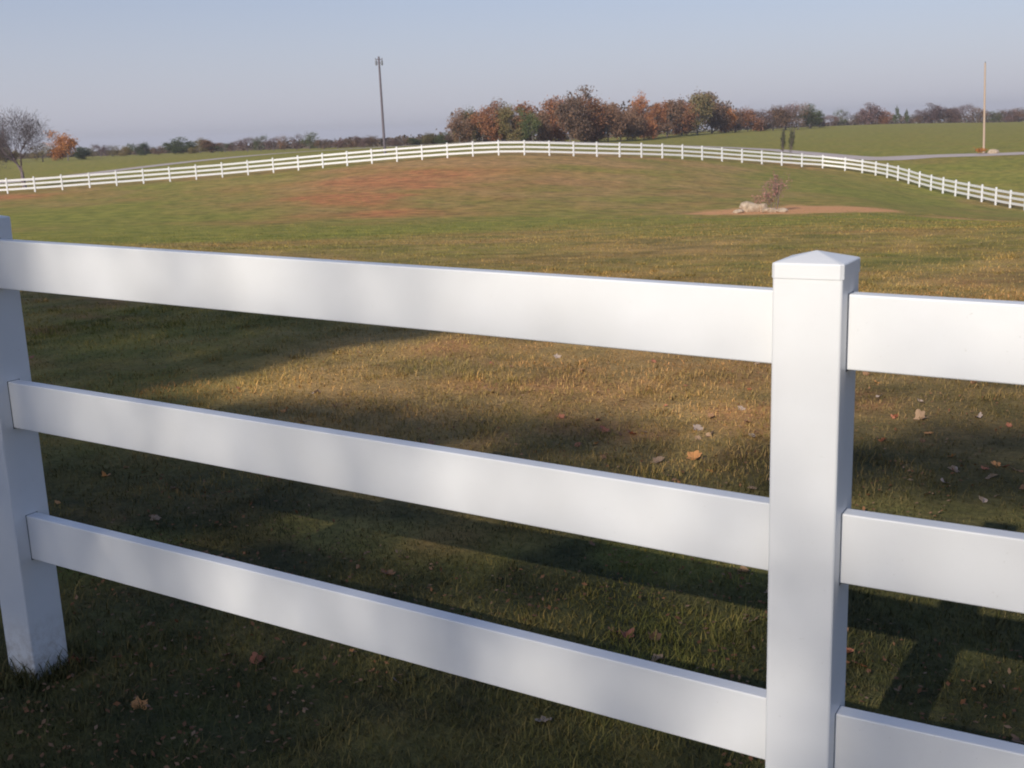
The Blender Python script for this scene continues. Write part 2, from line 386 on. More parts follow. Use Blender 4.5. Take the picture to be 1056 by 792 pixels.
# ------------------------------------------------------------------ grass blades
def build_grass(n1=400000, n2=260000):
    n = n1+n2
    th = rng.uniform(-.62, .62, n); u = rng.uniform(0, 1, n)
    r = np.where(np.arange(n) < n1, 1.3*np.exp(u*math.log(13/1.3)), 11+69*u**1.6)
    D = r*np.cos(th); L = r*np.sin(th)
    x = CX+D*FH[0]+L*RH[0]; y = CY+D*FH[1]+L*RH[1]
    # tufts, thinning out with distance
    keep = (rng.uniform(0, 1, n) < (.35+.85*vnoise(x, y, .16, 9))) & (rng.uniform(0, 1, n) < (1-smooth(30, 80, r)))
    x, y, r = x[keep], y[keep], r[keep]; n = len(x)
    # uncut tufts at the feet of the posts and here and there in the field
    tx, ty, ti = [], [], []
    for bx_, by_ in ((-2.435, 0), (0, 0), (2.43, .15)):
        q = 800; aa = rng.uniform(0, 6.28, q); rr_ = .075+np.abs(rng.normal(0, .05, q)); tx.append(bx_+rr_*np.cos(aa)); ty.append(by_+rr_*np.sin(aa)); ti.append(np.full(q, 1.7))
    for _ in range(240):
        a_ = rng.uniform(-.58, .58); r_ = 2.5+16*rng.uniform(0, 1); q = 60
        cx_ = CX+r_*math.cos(a_)*FH[0]+r_*math.sin(a_)*RH[0]; cy_ = CY+r_*math.cos(a_)*FH[1]+r_*math.sin(a_)*RH[1]
        tx.append(cx_+rng.normal(0, .05, q)); ty.append(cy_+rng.normal(0, .05, q)); ti.append(np.full(q, rng.uniform(1.0, 1.8)))
    tx = np.concatenate(tx); ty = np.concatenate(ty); ti = np.concatenate(ti)
    ok = ~((np.abs(ty) < .064) & ((np.abs(tx) < .064) | (np.abs(tx+2.435) < .064))); tx, ty, ti = tx[ok], ty[ok], ti[ok]
    tall = np.concatenate([np.ones(n), ti]); x = np.concatenate([x, tx]); y = np.concatenate([y, ty]); r = np.concatenate([r, np.hypot(tx-CX, ty-CY)]); n = len(x)
    _, _, _, mu = masks(x, y)
    z = HG(x, y)-.006
    h = (.012+.026*rng.uniform(0, 1, n)**2)*(.6+.8*vnoise(x, y, .8, 11))*(1+.012*r)*(1-.6*smooth(35, 75, r))*tall+.018*(tall-1)
    wd = (.0010+.00017*r)*rng.uniform(.6, 1.4, n)
    keep = mu < .5
    a = rng.uniform(0, 2*math.pi, n); lean = rng.uniform(.2, 1.6, n)*h
    dx, dy = np.cos(a), np.sin(a); sx, sy = -dy, dx
    V = np.zeros((n, 5, 3), np.float32)
    V[:, 0] = np.stack([x-sx*wd, y-sy*wd, z], 1); V[:, 1] = np.stack([x+sx*wd, y+sy*wd, z], 1)
    mx, my, mz = x+dx*lean*.35, y+dy*lean*.35, z+h*.6
    V[:, 2] = np.stack([mx+sx*wd*.8, my+sy*wd*.8, mz], 1); V[:, 3] = np.stack([mx-sx*wd*.8, my-sy*wd*.8, mz], 1)
    V[:, 4] = np.stack([x+dx*lean, y+dy*lean, z+h], 1)
    b = (np.arange(n)*5)[:, None]
    tri = np.concatenate([b+np.array([0, 1, 2]), b+np.array([0, 2, 3]), b+np.array([3, 2, 4])], 0)
    V = V.reshape(-1, 3)
    me = bpy.data.meshes.new('grass'); me.vertices.add(len(V)); me.vertices.foreach_set('co', V.ravel())
    k_ = len(tri); me.loops.add(k_*3); me.loops.foreach_set('vertex_index', tri.astype(np.int32).ravel())
    me.polygons.add(k_); me.polygons.foreach_set('loop_start', np.arange(0, k_*3, 3, dtype=np.int32)); me.polygons.foreach_set('loop_total', np.full(k_, 3, dtype=np.int32))
    me.update(calc_edges=True)
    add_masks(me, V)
    rn = me.attributes.new('rnd', 'FLOAT', 'POINT'); rn.data.foreach_set('value', np.repeat(rng.uniform(0, 1, n), 5).astype(np.float32))
    me.materials.append(M_BLADE)
    o = link(bpy.data.objects.new('grass', me))
    return tag(o, 'short olive and straw coloured autumn turf around the near white fence', 'grass', kind='stuff')
build_grass()

# ------------------------------------------------------------------ near fence
ZR = [1.3128, .894, .4782]; RH_ = .1404; SP = 2.435; DZL = .0605; G = -.0297; KR = .0647
Q = .0635
def box_bev(x0, x1, y0, y1, z0, z1, b, n=2):
    """rounded-edge box through bmesh"""
    import bmesh
    bm = bmesh.new(); bmesh.ops.create_cube(bm, size=1)
    for v in bm.verts:
        v.co.x = x0 if v.co.x < 0 else x1; v.co.y = y0 if v.co.y < 0 else y1; v.co.z = z0 if v.co.z < 0 else z1
    if b: bmesh.ops.bevel(bm, geom=bm.edges[:], offset=b, segments=n, affect='EDGES', profile=.5)
    return bm
def bm_obj(name, bm, mat, parent=None, smooth=True):
    me = bpy.data.meshes.new(name); bm.to_mesh(me); bm.free()
    if smooth:
        me.polygons.foreach_set('use_smooth', np.ones(len(me.polygons), dtype=bool))
    me.materials.append(mat); o = bpy.data.objects.new(name, me); link(o, parent)
    if smooth:
        md = o.modifiers.new('wn', 'WEIGHTED_NORMAL'); md.keep_sharp = True
    return o
def cap_bm(q, zb, zt, za):
    import bmesh
    bm = bmesh.new(); rings = []
    o = q+.0016
    for rr, z in ((o, zb), (o, zt-.003), (o-.0012, zt-.0008), (o-.004, zt+.0004), (.0, za)):
        if rr == 0: rings.append([bm.verts.new((0, 0, z))]); continue
        c = .006; ring = []
        for sx, sy in ((-1, -1), (1, -1), (1, 1), (-1, 1)):
            pr = [(sx*rr, sy*(rr-c)), (sx*(rr-c), sy*rr)]
            if sx*sy > 0: pr = pr
            else: pr = pr[::-1]
            # keep counter-clockwise order
            ring += [bm.verts.new((a, b, z)) for a, b in pr]
        ring.sort(key=lambda v: math.atan2(v.co.y, v.co.x)); rings.append(ring)
    for a, b in zip(rings[:-2], rings[1:-1]):
        for i in range(8): bm.faces.new((a[i], a[(i+1) % 8], b[(i+1) % 8], b[i]))
    for i in range(8): bm.faces.new((rings[-2][i], rings[-2][(i+1) % 8], rings[-1][0]))
    bm.faces.new(rings[0][::-1])
    return bm
near = empty('vinyl_fence', (0, 0, 0))
tag(near, 'large near white vinyl fence with three wide rails and pyramid capped square posts', 'fence')
# posts: (x, y, rail height offset)
def sect_y(x): return KR*x if x > 0 else 0.0
NP = [(-2*SP, 0, 2*DZL), (-SP, 0, DZL), (0, 0, 0), (SP, sect_y(SP), G*SP), (2*SP, sect_y(2*SP), 2*G*SP)]
for i, (x, y, dz) in enumerate(NP):
    top = ZR[0]+dz+.031
    g = float(H(x, y))
    o = bm_obj('post', box_bev(-Q, Q, -Q, Q, -.35, top+.01, .0055, 3), M_VINYL, near)
    o.location = (x, y, 0); rz = math.atan(KR) if i > 2 else 0; o.rotation_euler.z = rz
    cp = bm_obj('cap', cap_bm(Q, top, top+.028, top+.045), M_VINYL, o, smooth=False)
for (x0, y0, d0), (x1, y1, d1) in zip(NP[:-1], NP[1:]):
    for zt in ZR:
        L_ = math.hypot(x1-x0, y1-y0)-.06
        o = bm_obj('rail', box_bev(-L_/2, L_/2, -.019, .019, -RH_, 0, .0035, 3), M_VINYL, near)
        o.location = ((x0+x1)/2, (y0+y1)/2, zt+(d0+d1)/2)
        o.rotation_euler = (0, -math.atan2(d1-d0, L_), math.atan2(y1-y0, x1-x0))

# routed sockets: the thin dark gap round each rail where it enters a post
k = NT('socket_gap'); k.b.inputs['Base Color'].default_value = (.16, .155, .15, 1); k.b.inputs['Roughness'].default_value = .9; M_GAP = k.m
posts = [o for o in near.children if o.name.startswith('post')]
for o, (x, y, dz) in zip(posts, NP):
    for zt in ZR:
        for sd in (-1, 1):
            slope = (-DZL/SP) if x < -.01 or (x < .01 and sd < 0) else G
            zc = zt+dz+slope*sd*Q; g_ = .0022; xa, xb = sorted((sd*(Q-.004), sd*(Q+.0006)))
            V = []; Fc = []
            for y0_, y1_, z0_, z1_ in ((-.019-g_, .019+g_, zc-.0005, zc+g_), (-.019-g_, .019+g_, zc-RH_-g_, zc-RH_+.0005), (-.019-g_, -.0185, zc-RH_+.0005, zc-.0005), (.0185, .019+g_, zc-RH_+.0005, zc-.0005)):
                n0 = len(V); V += [(a, b, c) for c in (z0_, z1_) for b in (y0_, y1_) for a in (xa, xb)]
                Fc += [tuple(n0+i for i in f) for f in ((0, 2, 3, 1), (4, 5, 7, 6), (0, 1, 5, 4), (2, 6, 7, 3), (0, 4, 6, 2), (1, 3, 7, 5))]
            mesh_obj('socket', V, Fc, M_GAP, o)

# ------------------------------------------------------------------ far fence
fpath = catmull([at(p, D)[:2] for p, D in ((-330, 104), (-150, 105), (22, 106), (260, 110), (390, 109), (528, 108), (640, 111), (740, 116), (820, 119.5), (860, 120), (900, 115.2), (955, 103.5), (1047, 87), (1150, 72.5), (1250, 62))], 2.44)
ff = empty('vinyl_fence', (float(fpath[20][0]), float(fpath[20][1]), float(H(*fpath[20]))))
tag(ff, 'long white three rail fence curving along the crest across the far field', 'fence')
off = np.array(ff.location)
first_post = None; FR = [1.27, .86, .45]
zf = np.array([H(x, y) for x, y in fpath])
vis = [i for i, (x, y) in enumerate(fpath)]
pmesh = None
for i in vis:
    x, y = fpath[i]; t = fpath[min(i+1, len(fpath)-1)]-fpath[max(i-1, 0)]
    if pmesh is None:
        o = bm_obj('post', box_bev(-Q, Q, -Q, Q, -.3, 1.38, .006, 1), M_VINYL_FAR, ff, smooth=False); pmesh = o.data
        c_ = bm_obj('cap', cap_bm(Q, 1.36, 1.395, 1.43), M_VINYL_FAR, o, smooth=False); cmesh = c_.data
    else:
        o = link(bpy.data.objects.new('post', pmesh), ff); link(bpy.data.objects.new('cap', cmesh), o)
    o.location = (x-off[0], y-off[1], zf[i]-off[2]+random.uniform(-.02, .02)); o.rotation_euler = (random.uniform(-.01, .01), random.uniform(-.01, .01), math.atan2(t[1], t[0]))
for i in range(0, len(fpath)-1, 2):          # rails run through one post, 16 ft each
    idx = [i, i+1] + ([i+2] if i+2 < len(fpath) else [])
    for hz in FR:
        V = []; Fc = []
        for n_, j in enumerate(idx):
            p = fpath[j]; t = fpath[min(j+1, len(fpath)-1)]-fpath[max(j-1, 0)]; t = t/np.hypot(*t); nn = np.array([-t[1], t[0]])
            jit = random.uniform(-.008, .008)
            for s_, hh in ((-1, -.17), (1, -.17), (1, .01), (-1, .01)):
                q = p+nn*s_*.019; V.append((q[0]-off[0], q[1]-off[1], zf[j]+hz+hh-off[2]+jit))
        for n_ in range(len(idx)-1):
            a = 4*n_
            for q_ in range(4): Fc.append((a+q_, a+(q_+1) % 4, a+4+(q_+1) % 4, a+4+q_))
        Fc.append((3, 2, 1, 0)); e_ = 4*(len(idx)-1); Fc.append((e_, e_+1, e_+2, e_+3))
        mesh_obj('rail', V, Fc, M_VINYL_FAR, ff)

# ------------------------------------------------------------------ trees
def tubes(segs, sides=5):
    """segs: list of (p0, p1, r0, r1) -> verts, quads"""
    V = []; Fc = []
    for p0, p1, r0, r1 in segs:
        p0 = np.array(p0, float); p1 = np.array(p1, float); d = p1-p0; L_ = np.linalg.norm(d)
        if L_ < 1e-6: continue
        d /= L_; a = np.cross(d, [0, 0, 1.] if abs(d[2]) < .9 else [1., 0, 0]); a /= np.linalg.norm(a); b = np.cross(d, a)
        n0 = len(V)
        for p, r_ in ((p0, r0), (p1, r1)):
            for i in range(sides):
                t = 2*math.pi*i/sides; V.append(p+r_*(math.cos(t)*a+math.sin(t)*b))
        for i in range(sides): Fc.append((n0+i, n0+(i+1) % sides, n0+sides+(i+1) % sides, n0+sides+i))
    return np.array(V), np.array(Fc)
def branch_tree(h, spread, levels, rs, trunk_h=.3, r0=.035, nb=(3, 5)):
    """recursive limbs, height h, half width spread. returns segments, tips"""
    segs = []; tips = []
    def grow(p, d, L_, r_, lv):
        n = 3; q = np.array(p, float); dd = np.array(d, float)
        for i in range(n):
            dd = dd+rs.normal(0, .13, 3)+np.array([0, 0, .04]); dd /= np.linalg.norm(dd)
            nx = q+dd*L_/n; segs.append((q, nx, r_*(1-.22*i), r_*(1-.22*(i+1)))); q = nx
            if lv > 0 and i >= 1 or (lv < levels and lv > 0):
                for _ in range(1 if i < n-1 else rs.integers(nb[0]-1, nb[1])):
                    ax = rs.normal(0, 1, 3); ax -= ax@dd*dd; ax /= np.linalg.norm(ax)+1e-9
                    ang = rs.uniform(.4, .95); nd = dd*math.cos(ang)+ax*math.sin(ang)
                    grow(q, nd, L_*rs.uniform(.6, .82), r_*.48, lv-1)
        if lv == 0: tips.append(q)
    grow((0, 0, 0), (0, 0, 1), h*trunk_h, h*r0, levels)
    P = np.array([s[1] for s in segs]); hz = P[:, 2].max(); hx = np.percentile(np.abs(P[:, :2]), 97)
    sc = np.array([spread/hx, spread/hx, h/hz])
    segs = [(a*sc, b*sc, c_, d_) for a, b, c_, d_ in segs]; tips = [t*sc for t in tips]
    return segs, tips
def crown_mesh(h, wd, rs, ncl=34, per=45, size=.3, zlo=.22, lump=.32, flat=1.0):
    """leaf-sized faces gathered in clumps inside an uneven crown; unit: metres"""
    cs = []; lobes = [(rs.normal(0, wd*.26), rs.normal(0, wd*.26), h*(zlo+.12+(.72-zlo)*(i_+rs.uniform(0, .6))/6.6), rs.uniform(.5, .85)) for i_ in range(6)]
    while len(cs) < ncl:
        lx, ly, lz, ls = lobes[rs.integers(0, 6)]
        v = rs.normal(0, 1, 3); v /= np.linalg.norm(v); q = np.array([lx, ly, lz])+v*np.array([wd*.5*ls, wd*.5*ls, h*.26*ls])*rs.uniform(.55, 1)
        if q[2] < h*zlo or q[2] > h*.96 or math.hypot(q[0], q[1]) > wd*.52: continue
        cs.append(q)
    cs = np.array(cs); V = []; n = ncl*per
    C_ = np.repeat(cs, per, 0); rad = np.repeat(rs.uniform(.6, 1.2, ncl), per)[:, None]*wd*lump*.5
    Pn = rs.normal(0, .55, (n, 3))*rad*np.array([1, 1, .8*flat])+C_
    Pn[:, 2] = np.clip(Pn[:, 2], h*zlo*.6, h)
    a = rs.normal(0, 1, (n, 3)); a /= np.linalg.norm(a, axis=1)[:, None]
    b = np.cross(a, rs.normal(0, 1, (n, 3))); b /= np.linalg.norm(b, axis=1)[:, None]
    s = size*rs.uniform(.5, 1.2, n)[:, None]
    V = np.stack([Pn-a*s, Pn+b*s*.6, Pn+a*s, Pn-b*s*.6], 1).reshape(-1, 3)
    Fc = np.arange(n*4).reshape(-1, 4)
    return V, Fc, cs
def rndattr(me, n, k_):
    at_ = me.attributes.new('rnd', 'FLOAT', 'POINT'); at_.data.foreach_set('value', np.repeat(rng.uniform(0, 1, n), k_).astype(np.float32))

# prototypes: unit trees 10 m tall, 9 m wide
PROTO = {}
def proto(kind, v):
    key = (kind, v)
    if key in PROTO: return PROTO[key]
    rs = np.random.default_rng(100+v*17+len(kind))
    if kind == 'leafy':
        V, Fc, cs = crown_mesh(10, 9, rs, 80, 68, .25, zlo=.06)
        segs = []
        trunk_top = 5.2
        segs.append(((0, 0, -.4), (.05, 0, 2.2), .26, .2)); segs.append(((.05, 0, 2.2), (.1, .05, trunk_top), .2, .12))
        for c_ in cs[::2]: 
            s0 = np.array([.05, 0, rs.uniform(1.8, trunk_top)]); mid = (s0+c_)/2+np.array([0, 0, -.3])
            segs.append((s0, mid, .08, .05)); segs.append((mid, c_, .05, .02))
    elif kind == 'half':     # half bare, leaves thinning out, twigs showing
        V, Fc, cs = crown_mesh(10, 9, rs, 60, 42, .2, zlo=.1)
        segs, tips = branch_tree(10, 4.3, 3, rs); segs.insert(0, ((0, 0, -.4), (0, 0, .05), .38, .34))
    elif kind == 'bare':
        segs, tips = branch_tree(10, 4.5, 4, rs, nb=(3, 4)); segs.insert(0, ((0, 0, -.4), (0, 0, .05), .38, .34))
        m_ = 5200; T_ = np.array(tips); P_ = T_[rs.integers(0, len(T_), m_)]+rs.normal(0, .5, (m_, 3))
        dr = P_-np.array([0, 0, 3.0]); dr /= np.linalg.norm(dr, axis=1)[:, None]; dr += rs.normal(0, .5, (m_, 3)); dr /= np.linalg.norm(dr, axis=1)[:, None]
        sd_ = np.cross(dr, rs.normal(0, 1, (m_, 3))); sd_ /= np.linalg.norm(sd_, axis=1)[:, None]; ln = rs.uniform(.2, .7, m_)[:, None]
        V = np.stack([P_-sd_*.02, P_+sd_*.02, P_+dr*ln+sd_*.008, P_+dr*ln-sd_*.008], 1).reshape(-1, 3); Fc = np.arange(m_*4).reshape(-1, 4)
    elif kind == 'cone':
        V, Fc, cs = crown_mesh(10, 5, rs, 44, 55, .24, zlo=.05)
        f = np.clip((10-V[:, 2])/6, .12, 1); V[:, 0] *= f; V[:, 1] *= f; segs = [((0, 0, -.4), (0, 0, 9), .2, .05)]
    tv, tf = tubes(segs, 4 if kind != 'bare' else 3)
    wm = bpy.data.meshes.new('trunk'); wm.from_pydata(tv.tolist(), [], tf.tolist()); wm.update(); wm.materials.append(M_BARK)
    cm = None
    if V is not None:
        cm = bpy.data.meshes.new('crown'); cm.from_pydata(V.tolist(), [], Fc.tolist()); cm.update(); cm.materials.append(M_LEAF['rust'])
        rndattr(cm, len(Fc), 4)
    PROTO[key] = (wm, cm); return PROTO[key]
def tree(name, kind, colr, px, topy, wpx, D, label, group=None, v=None, cat='tree'):
    x, y, z = at(px, D)
    bx, by = proj((x, y, z)); h = max((by-topy)*D/FPX*1.0, .8); wd = wpx*D/FPX
    v = random.randrange(4) if v is None else v
    wm, cm = proto(kind, v)
    e = empty(name, (x, y, z-.05), random.uniform(0, 6.28)); tag(e, label, cat, group)
    sx = wd/9.0; sz = h/10.0
    t = link(bpy.data.objects.new('trunk', wm), e); t.scale = (sx, sx, sz)
    if kind in ('bare', 'half'):
        t.material_slots[0].link = 'OBJECT'; t.material_slots[0].material = M_TWIG if kind == 'bare' or colr == 'purple' else M_BARK
    if cm:
        c_ = link(bpy.data.objects.new('crown', cm), e); c_.scale = (sx, sx, sz)
        c_.material_slots[0].link = 'OBJECT'; c_.material_slots[0].material = M_LEAF[colr]
    return e

ORD = ['first', 'second', 'third', 'fourth', 'fifth', 'sixth', 'seventh', 'eighth', 'ninth', 'tenth', 'eleventh', 'twelfth', 'thirteenth', 'fourteenth', 'fifteenth', 'sixteenth', 'seventeenth', 'eighteenth', 'nineteenth', 'twentieth']
# --- the wood behind the middle of the far fence: (px, top y, width px, depth, kind, colour)
WOOD = [(474, 113, 22, 238, 'leafy', 'brown'), (483, 110, 20, 246, 'leafy', 'olive'), (498, 107, 26, 240, 'leafy', 'rust'), (512, 102, 24, 248, 'leafy', 'brown'),
 (527, 107, 24, 240, 'leafy', 'olive'), (540, 102, 26, 250, 'leafy', 'rust'), (549, 112, 20, 238, 'leafy', 'green'), (560, 112, 20, 244, 'leafy', 'brown'),
 (573, 96, 30, 252, 'leafy', 'rust'), (588, 92, 32, 246, 'leafy', 'brown'), (603, 94, 34, 252, 'leafy', 'rust'), (614, 102, 20, 262, 'leafy', 'brown'),
 (627, 106, 24, 254, 'leafy', 'brown'), (640, 103, 26, 262, 'leafy', 'brown'), (652, 110, 22, 268, 'leafy', 'brown'), (664, 95, 20, 274, 'leafy', 'rust'),
 (673, 103, 24, 285, 'leafy', 'rust'), (688, 100, 28, 300, 'leafy', 'brown'), (703, 101, 28, 312, 'leafy', 'rust'), (719, 94, 30, 325, 'leafy', 'olive'),
 (734, 91, 32, 335, 'leafy', 'brown'), (747, 109, 18, 340, 'leafy', 'orange')]
names_c = {'rust': 'rust red', 'brown': 'brown', 'olive': 'olive green', 'green': 'dark green', 'purple': 'purplish bare', 'orange': 'orange'}
for i, (px, ty, wp, D, kd, cl) in enumerate(sorted(WOOD)):
    o_ = ORD[i] if i < 20 else None
    if i == 0: lab = 'brown tree at the left end of the wood beyond the far fence'
    elif i == len(WOOD)-1: lab = 'small orange tree ending the tall wood on its right'
    elif i == len(WOOD)-2: lab = 'tallest broad brownish tree near the right end of the wood'
    else: lab = f'{names_c[cl]} tree, {o_} from the left in the wood beyond the fence' if o_ else f'{names_c[cl]} tree just left of the tallest right hand tree in the wood'
    tree('autumn_tree', kd, cl, px, ty, wp*1.22, D, lab, 'trees of the wood beyond the far fence')
# --- lower belt to the right of the wood
BELT = [(758, 113, 20, 350, 'leafy', 'brown'), (771, 110, 22, 352, 'leafy', 'rust'), (784, 112, 20, 356, 'half', 'purple'), (797, 109, 24, 360, 'leafy', 'brown'), (810, 106, 26, 365, 'half', 'purple'), (823, 106, 26, 370, 'half', 'brown'), (835, 108, 22, 375, 'leafy', 'green'), (845, 119, 12, 380, 'half', 'purple')]
for i, (px, ty, wp, D, kd, cl) in enumerate(BELT):
    tree('autumn_tree', kd, cl, px, ty, wp*1.15, D, f'{names_c[cl]} tree, {ORD[i]} from the left in the lower belt right of the wood', 'trees of the lower belt')
# --- right hand far treeline
RT = [(856, 118, 14, 452, 'half', 'purple'), (868, 112, 14, 455, 'half', 'green'), (879, 117, 14, 455, 'half', 'brown'), (899, 107, 24, 455, 'leafy', 'purple'), (911, 113, 14, 455, 'leafy', 'rust'), (924, 107, 12, 450, 'cone', 'green'), (934, 110, 10, 452, 'cone', 'green'), (943, 117, 12, 455, 'half', 'brown'),
 (955, 112, 18, 455, 'half', 'purple'), (968, 107, 22, 455, 'leafy', 'purple'), (981, 110, 18, 455, 'leafy', 'brown'), (994, 107, 22, 450, 'half', 'purple'), (1007, 110, 16, 450, 'half', 'brown'), (1024, 114, 16, 440, 'half', 'green'), (1038, 112, 20, 440, 'half', 'purple'), (1051, 110, 22, 440, 'half', 'brown'), (1068, 110, 24, 440, 'half', 'purple')]
for i, (px, ty, wp, D, kd, cl) in enumerate(RT):
    tree('field_edge_tree' if kd != 'cone' else 'cedar_tree', kd, cl, px, ty, wp*1.15, D, (f'{names_c[cl]} {"narrow cedar" if kd=="cone" else "tree"}, {ORD[i]} from the left along the right hand field edge'), 'trees along the right hand field edge')
# --- left hand far treeline
LT = [(95, 151, 10, 352, 'half', 'olive'), (104, 148, 14, 352, 'half', 'purple'), (116, 149, 14, 350, 'half', 'olive'), (128, 150, 14, 348, 'leafy', 'olive'), (140, 147, 12, 345, 'half', 'green'), (150, 146, 14, 345, 'leafy', 'green'), (163, 150, 14, 340, 'half', 'brown'), (181, 142, 22, 335, 'leafy', 'green'),
 (196, 144, 14, 335, 'leafy', 'green'), (206, 142, 18, 330, 'leafy', 'olive'), (219, 143, 18, 330, 'leafy', 'brown'), (232, 147, 14, 325, 'half', 'green'), (241, 145, 10, 325, 'half', 'purple'), (255, 141, 16, 320, 'half', 'purple'), (269, 139, 14, 318, 'half', 'green'), (282, 141, 14, 315, 'half', 'purple'), (293, 139, 12, 312, 'half', 'brown'), (306, 138, 12, 310, 'half', 'purple'), (319, 135, 18, 308, 'half', 'green')]
for i, (px, ty, wp, D, kd, cl) in enumerate(LT):
    tree('hedgerow_tree', kd, cl, px, ty, wp*1.15, D, f'low {names_c[cl]} tree, {ORD[i]} from the left along the left hand hedgerow', 'trees along the left hand hedgerow')
LB = [(334, 143), (348, 142.5), (362, 141), (375, 139), (386, 139), (402, 143), (416, 142), (430, 141), (443, 136), (453, 137), (463, 139)]
for i, (px, ty) in enumerate(LB):
    cl = ['brown', 'purple', 'brown', 'purple', 'brown', 'purple', 'brown', 'green', 'olive', 'green', 'brown'][i]
    tree('scrub_tree', 'leafy' if i > 6 else 'half', cl, px, ty, 18, 290, f'low {names_c[cl]} scrub tree, {ORD[i]} from the left between hedgerow and wood', 'scrub trees left of the wood')
tree('bare_tree', 'bare', 'grey', 26, 120, 76, 116, 'large bare grey tree standing just behind the far fence at the left edge', None, 1)
tree('bare_tree', 'bare', 'grey', -18, 122, 50, 122, 'bare grey tree cut off by the left edge of the photograph', None, 2)
tree('orange_tree', 'leafy', 'orange', 70, 135, 30, 300, 'bright orange tree right of the big bare tree', None, 1)
tree('orange_tree', 'half', 'olive', 44, 147, 26, 300, 'olive brown tree between the big bare tree and the orange one', None, 2)
tree('orange_tree', 'leafy', 'green', 84, 150, 18, 310, 'small dark green tree tucked against the orange tree', None, 3)
tree('orange_tree', 'leafy', 'olive', 6, 151, 26, 320, 'low olive tree behind the bare tree at the far left', None, 1)

# distant woods closing the gaps: reads as one mass
def far_wood():
    rs = np.random.default_rng(5); V = []; n = 0
    for px, D, top in [(p, 0, 0) for p in np.arange(-260, 1320, 2.6)]:
        D = float(np.interp(px, [-100, 300, 470, 640, 760, 1056], [420, 380, 300, 330, 430, 520]))+rs.uniform(0, 30)
        hp = float(np.interp(px, [-100, 90, 250, 330, 460, 480, 560, 640, 745, 760, 840, 850, 860, 1060], [7, 5, 7, 9, 11, 32, 36, 36, 32, 18, 15, 2.5, 6, 12]))
        x, y, z = at(px, D); hh = hp*D/FPX*rs.uniform(.6, 1.0); m_ = 60
        q = np.stack([x+rs.normal(0, 1.8, m_), y+rs.normal(0, 3, m_), z-1.5+rs.uniform(0, 1, m_)*(hh+1.5)], 1)
        V.append(q)
    P_ = np.concatenate(V); n = len(P_)
    a = rs.normal(0, 1, (n, 3)); a /= np.linalg.norm(a, axis=1)[:, None]; b = np.cross(a, rs.normal(0, 1, (n, 3))); b /= np.linalg.norm(b, axis=1)[:, None]
    s = .62*rs.uniform(.5, 1.2, n)[:, None]
    Vq = np.stack([P_-a*s, P_+b*s*.7, P_+a*s, P_-b*s*.7], 1).reshape(-1, 3)
    o = mesh_obj('far_wood', Vq, np.arange(n*4).reshape(-1, 4), M_WOODFAR); rndattr(o.data, n, 4)
    tag(o, 'dim mass of distant woods filling the gaps behind the far trees', 'woods', kind='stuff')
far_wood()

# ------------------------------------------------------------------ shade trees behind the camera (crowns shaped to put the shade on grass and rails)
M_SHADE = leafmat('added_shade_tree_foliage', (.10, .10, .035), (.20, .13, .05), (.30, .15, .05))
def added_shade_tree(w0, w1, s0, s1, Dsun, tau, label, seed, cell=.35):
    """a broad crown Dsun metres sunward of the fence; tau(w, s) sets its leaf density, shaped to place the shade"""
    rs = np.random.default_rng(seed)
    pw = np.array([-SD[1], SD[0]]); pw = pw*np.sign(pw[0])
    wm = (w0+w1)/2; base = pw*wm+SD*Dsun
    e = empty('added_shade_tree', (float(base[0]), float(base[1]), 0)); tag(e, label, 'tree', 'added shade trees behind the camera')
    size = .10; area = .5*.65*2*size**2*.9
    n = int((w1-w0)*(s1-s0)*TE/math.cos(0)*3.2/area)
    W_ = rs.uniform(w0, w1, n); S_ = rs.uniform(s0, s1, n); keep = rs.uniform(0, 3.2, n) < tau(W_, S_); W_, S_ = W_[keep], S_[keep]; n = len(W_)
    dep = rs.normal(0, .9, n)
    Z_ = (Dsun+dep+S_)*TE
    ax = np.stack([pw[0]*(W_-wm)+SD[0]*dep, pw[1]*(W_-wm)+SD[1]*dep, Z_], 1)
    a = rs.normal(0, 1, (n, 3)); a /= np.linalg.norm(a, axis=1)[:, None]; b = np.cross(a, rs.normal(0, 1, (n, 3))); b /= np.linalg.norm(b, axis=1)[:, None]
    s = size*rs.uniform(.6, 1.3, n)[:, None]
    V = np.stack([ax-a*s, ax+b*s*.65, ax+a*s, ax-b*s*.65], 1).reshape(-1, 3)
    o = mesh_obj('crown', V, np.arange(n*4).reshape(-1, 4), M_SHADE, e); rndattr(o.data, n, 4)
    zc = (Dsun+s0+.75*(s1-s0))*TE
    segs = [((0, 0, -.4), (0, 0, 2.2), .3, .24), ((0, 0, 2.2), (.1, 0, zc*.6), .24, .18), ((.1, 0, zc*.6), (0, .1, zc), .18, .06)]
    for c_ in ax[rs.integers(0, n, 26)]:
        p0 = np.array([.05, 0, rs.uniform(2.5, zc*.8)]); mid = (p0+c_)/2; segs += [(p0, mid, .07, .045), (mid, c_, .045, .015)]
    tv, tf = tubes(segs, 6); mesh_obj('trunk', tv, tf, M_BARK, e, smooth=True)
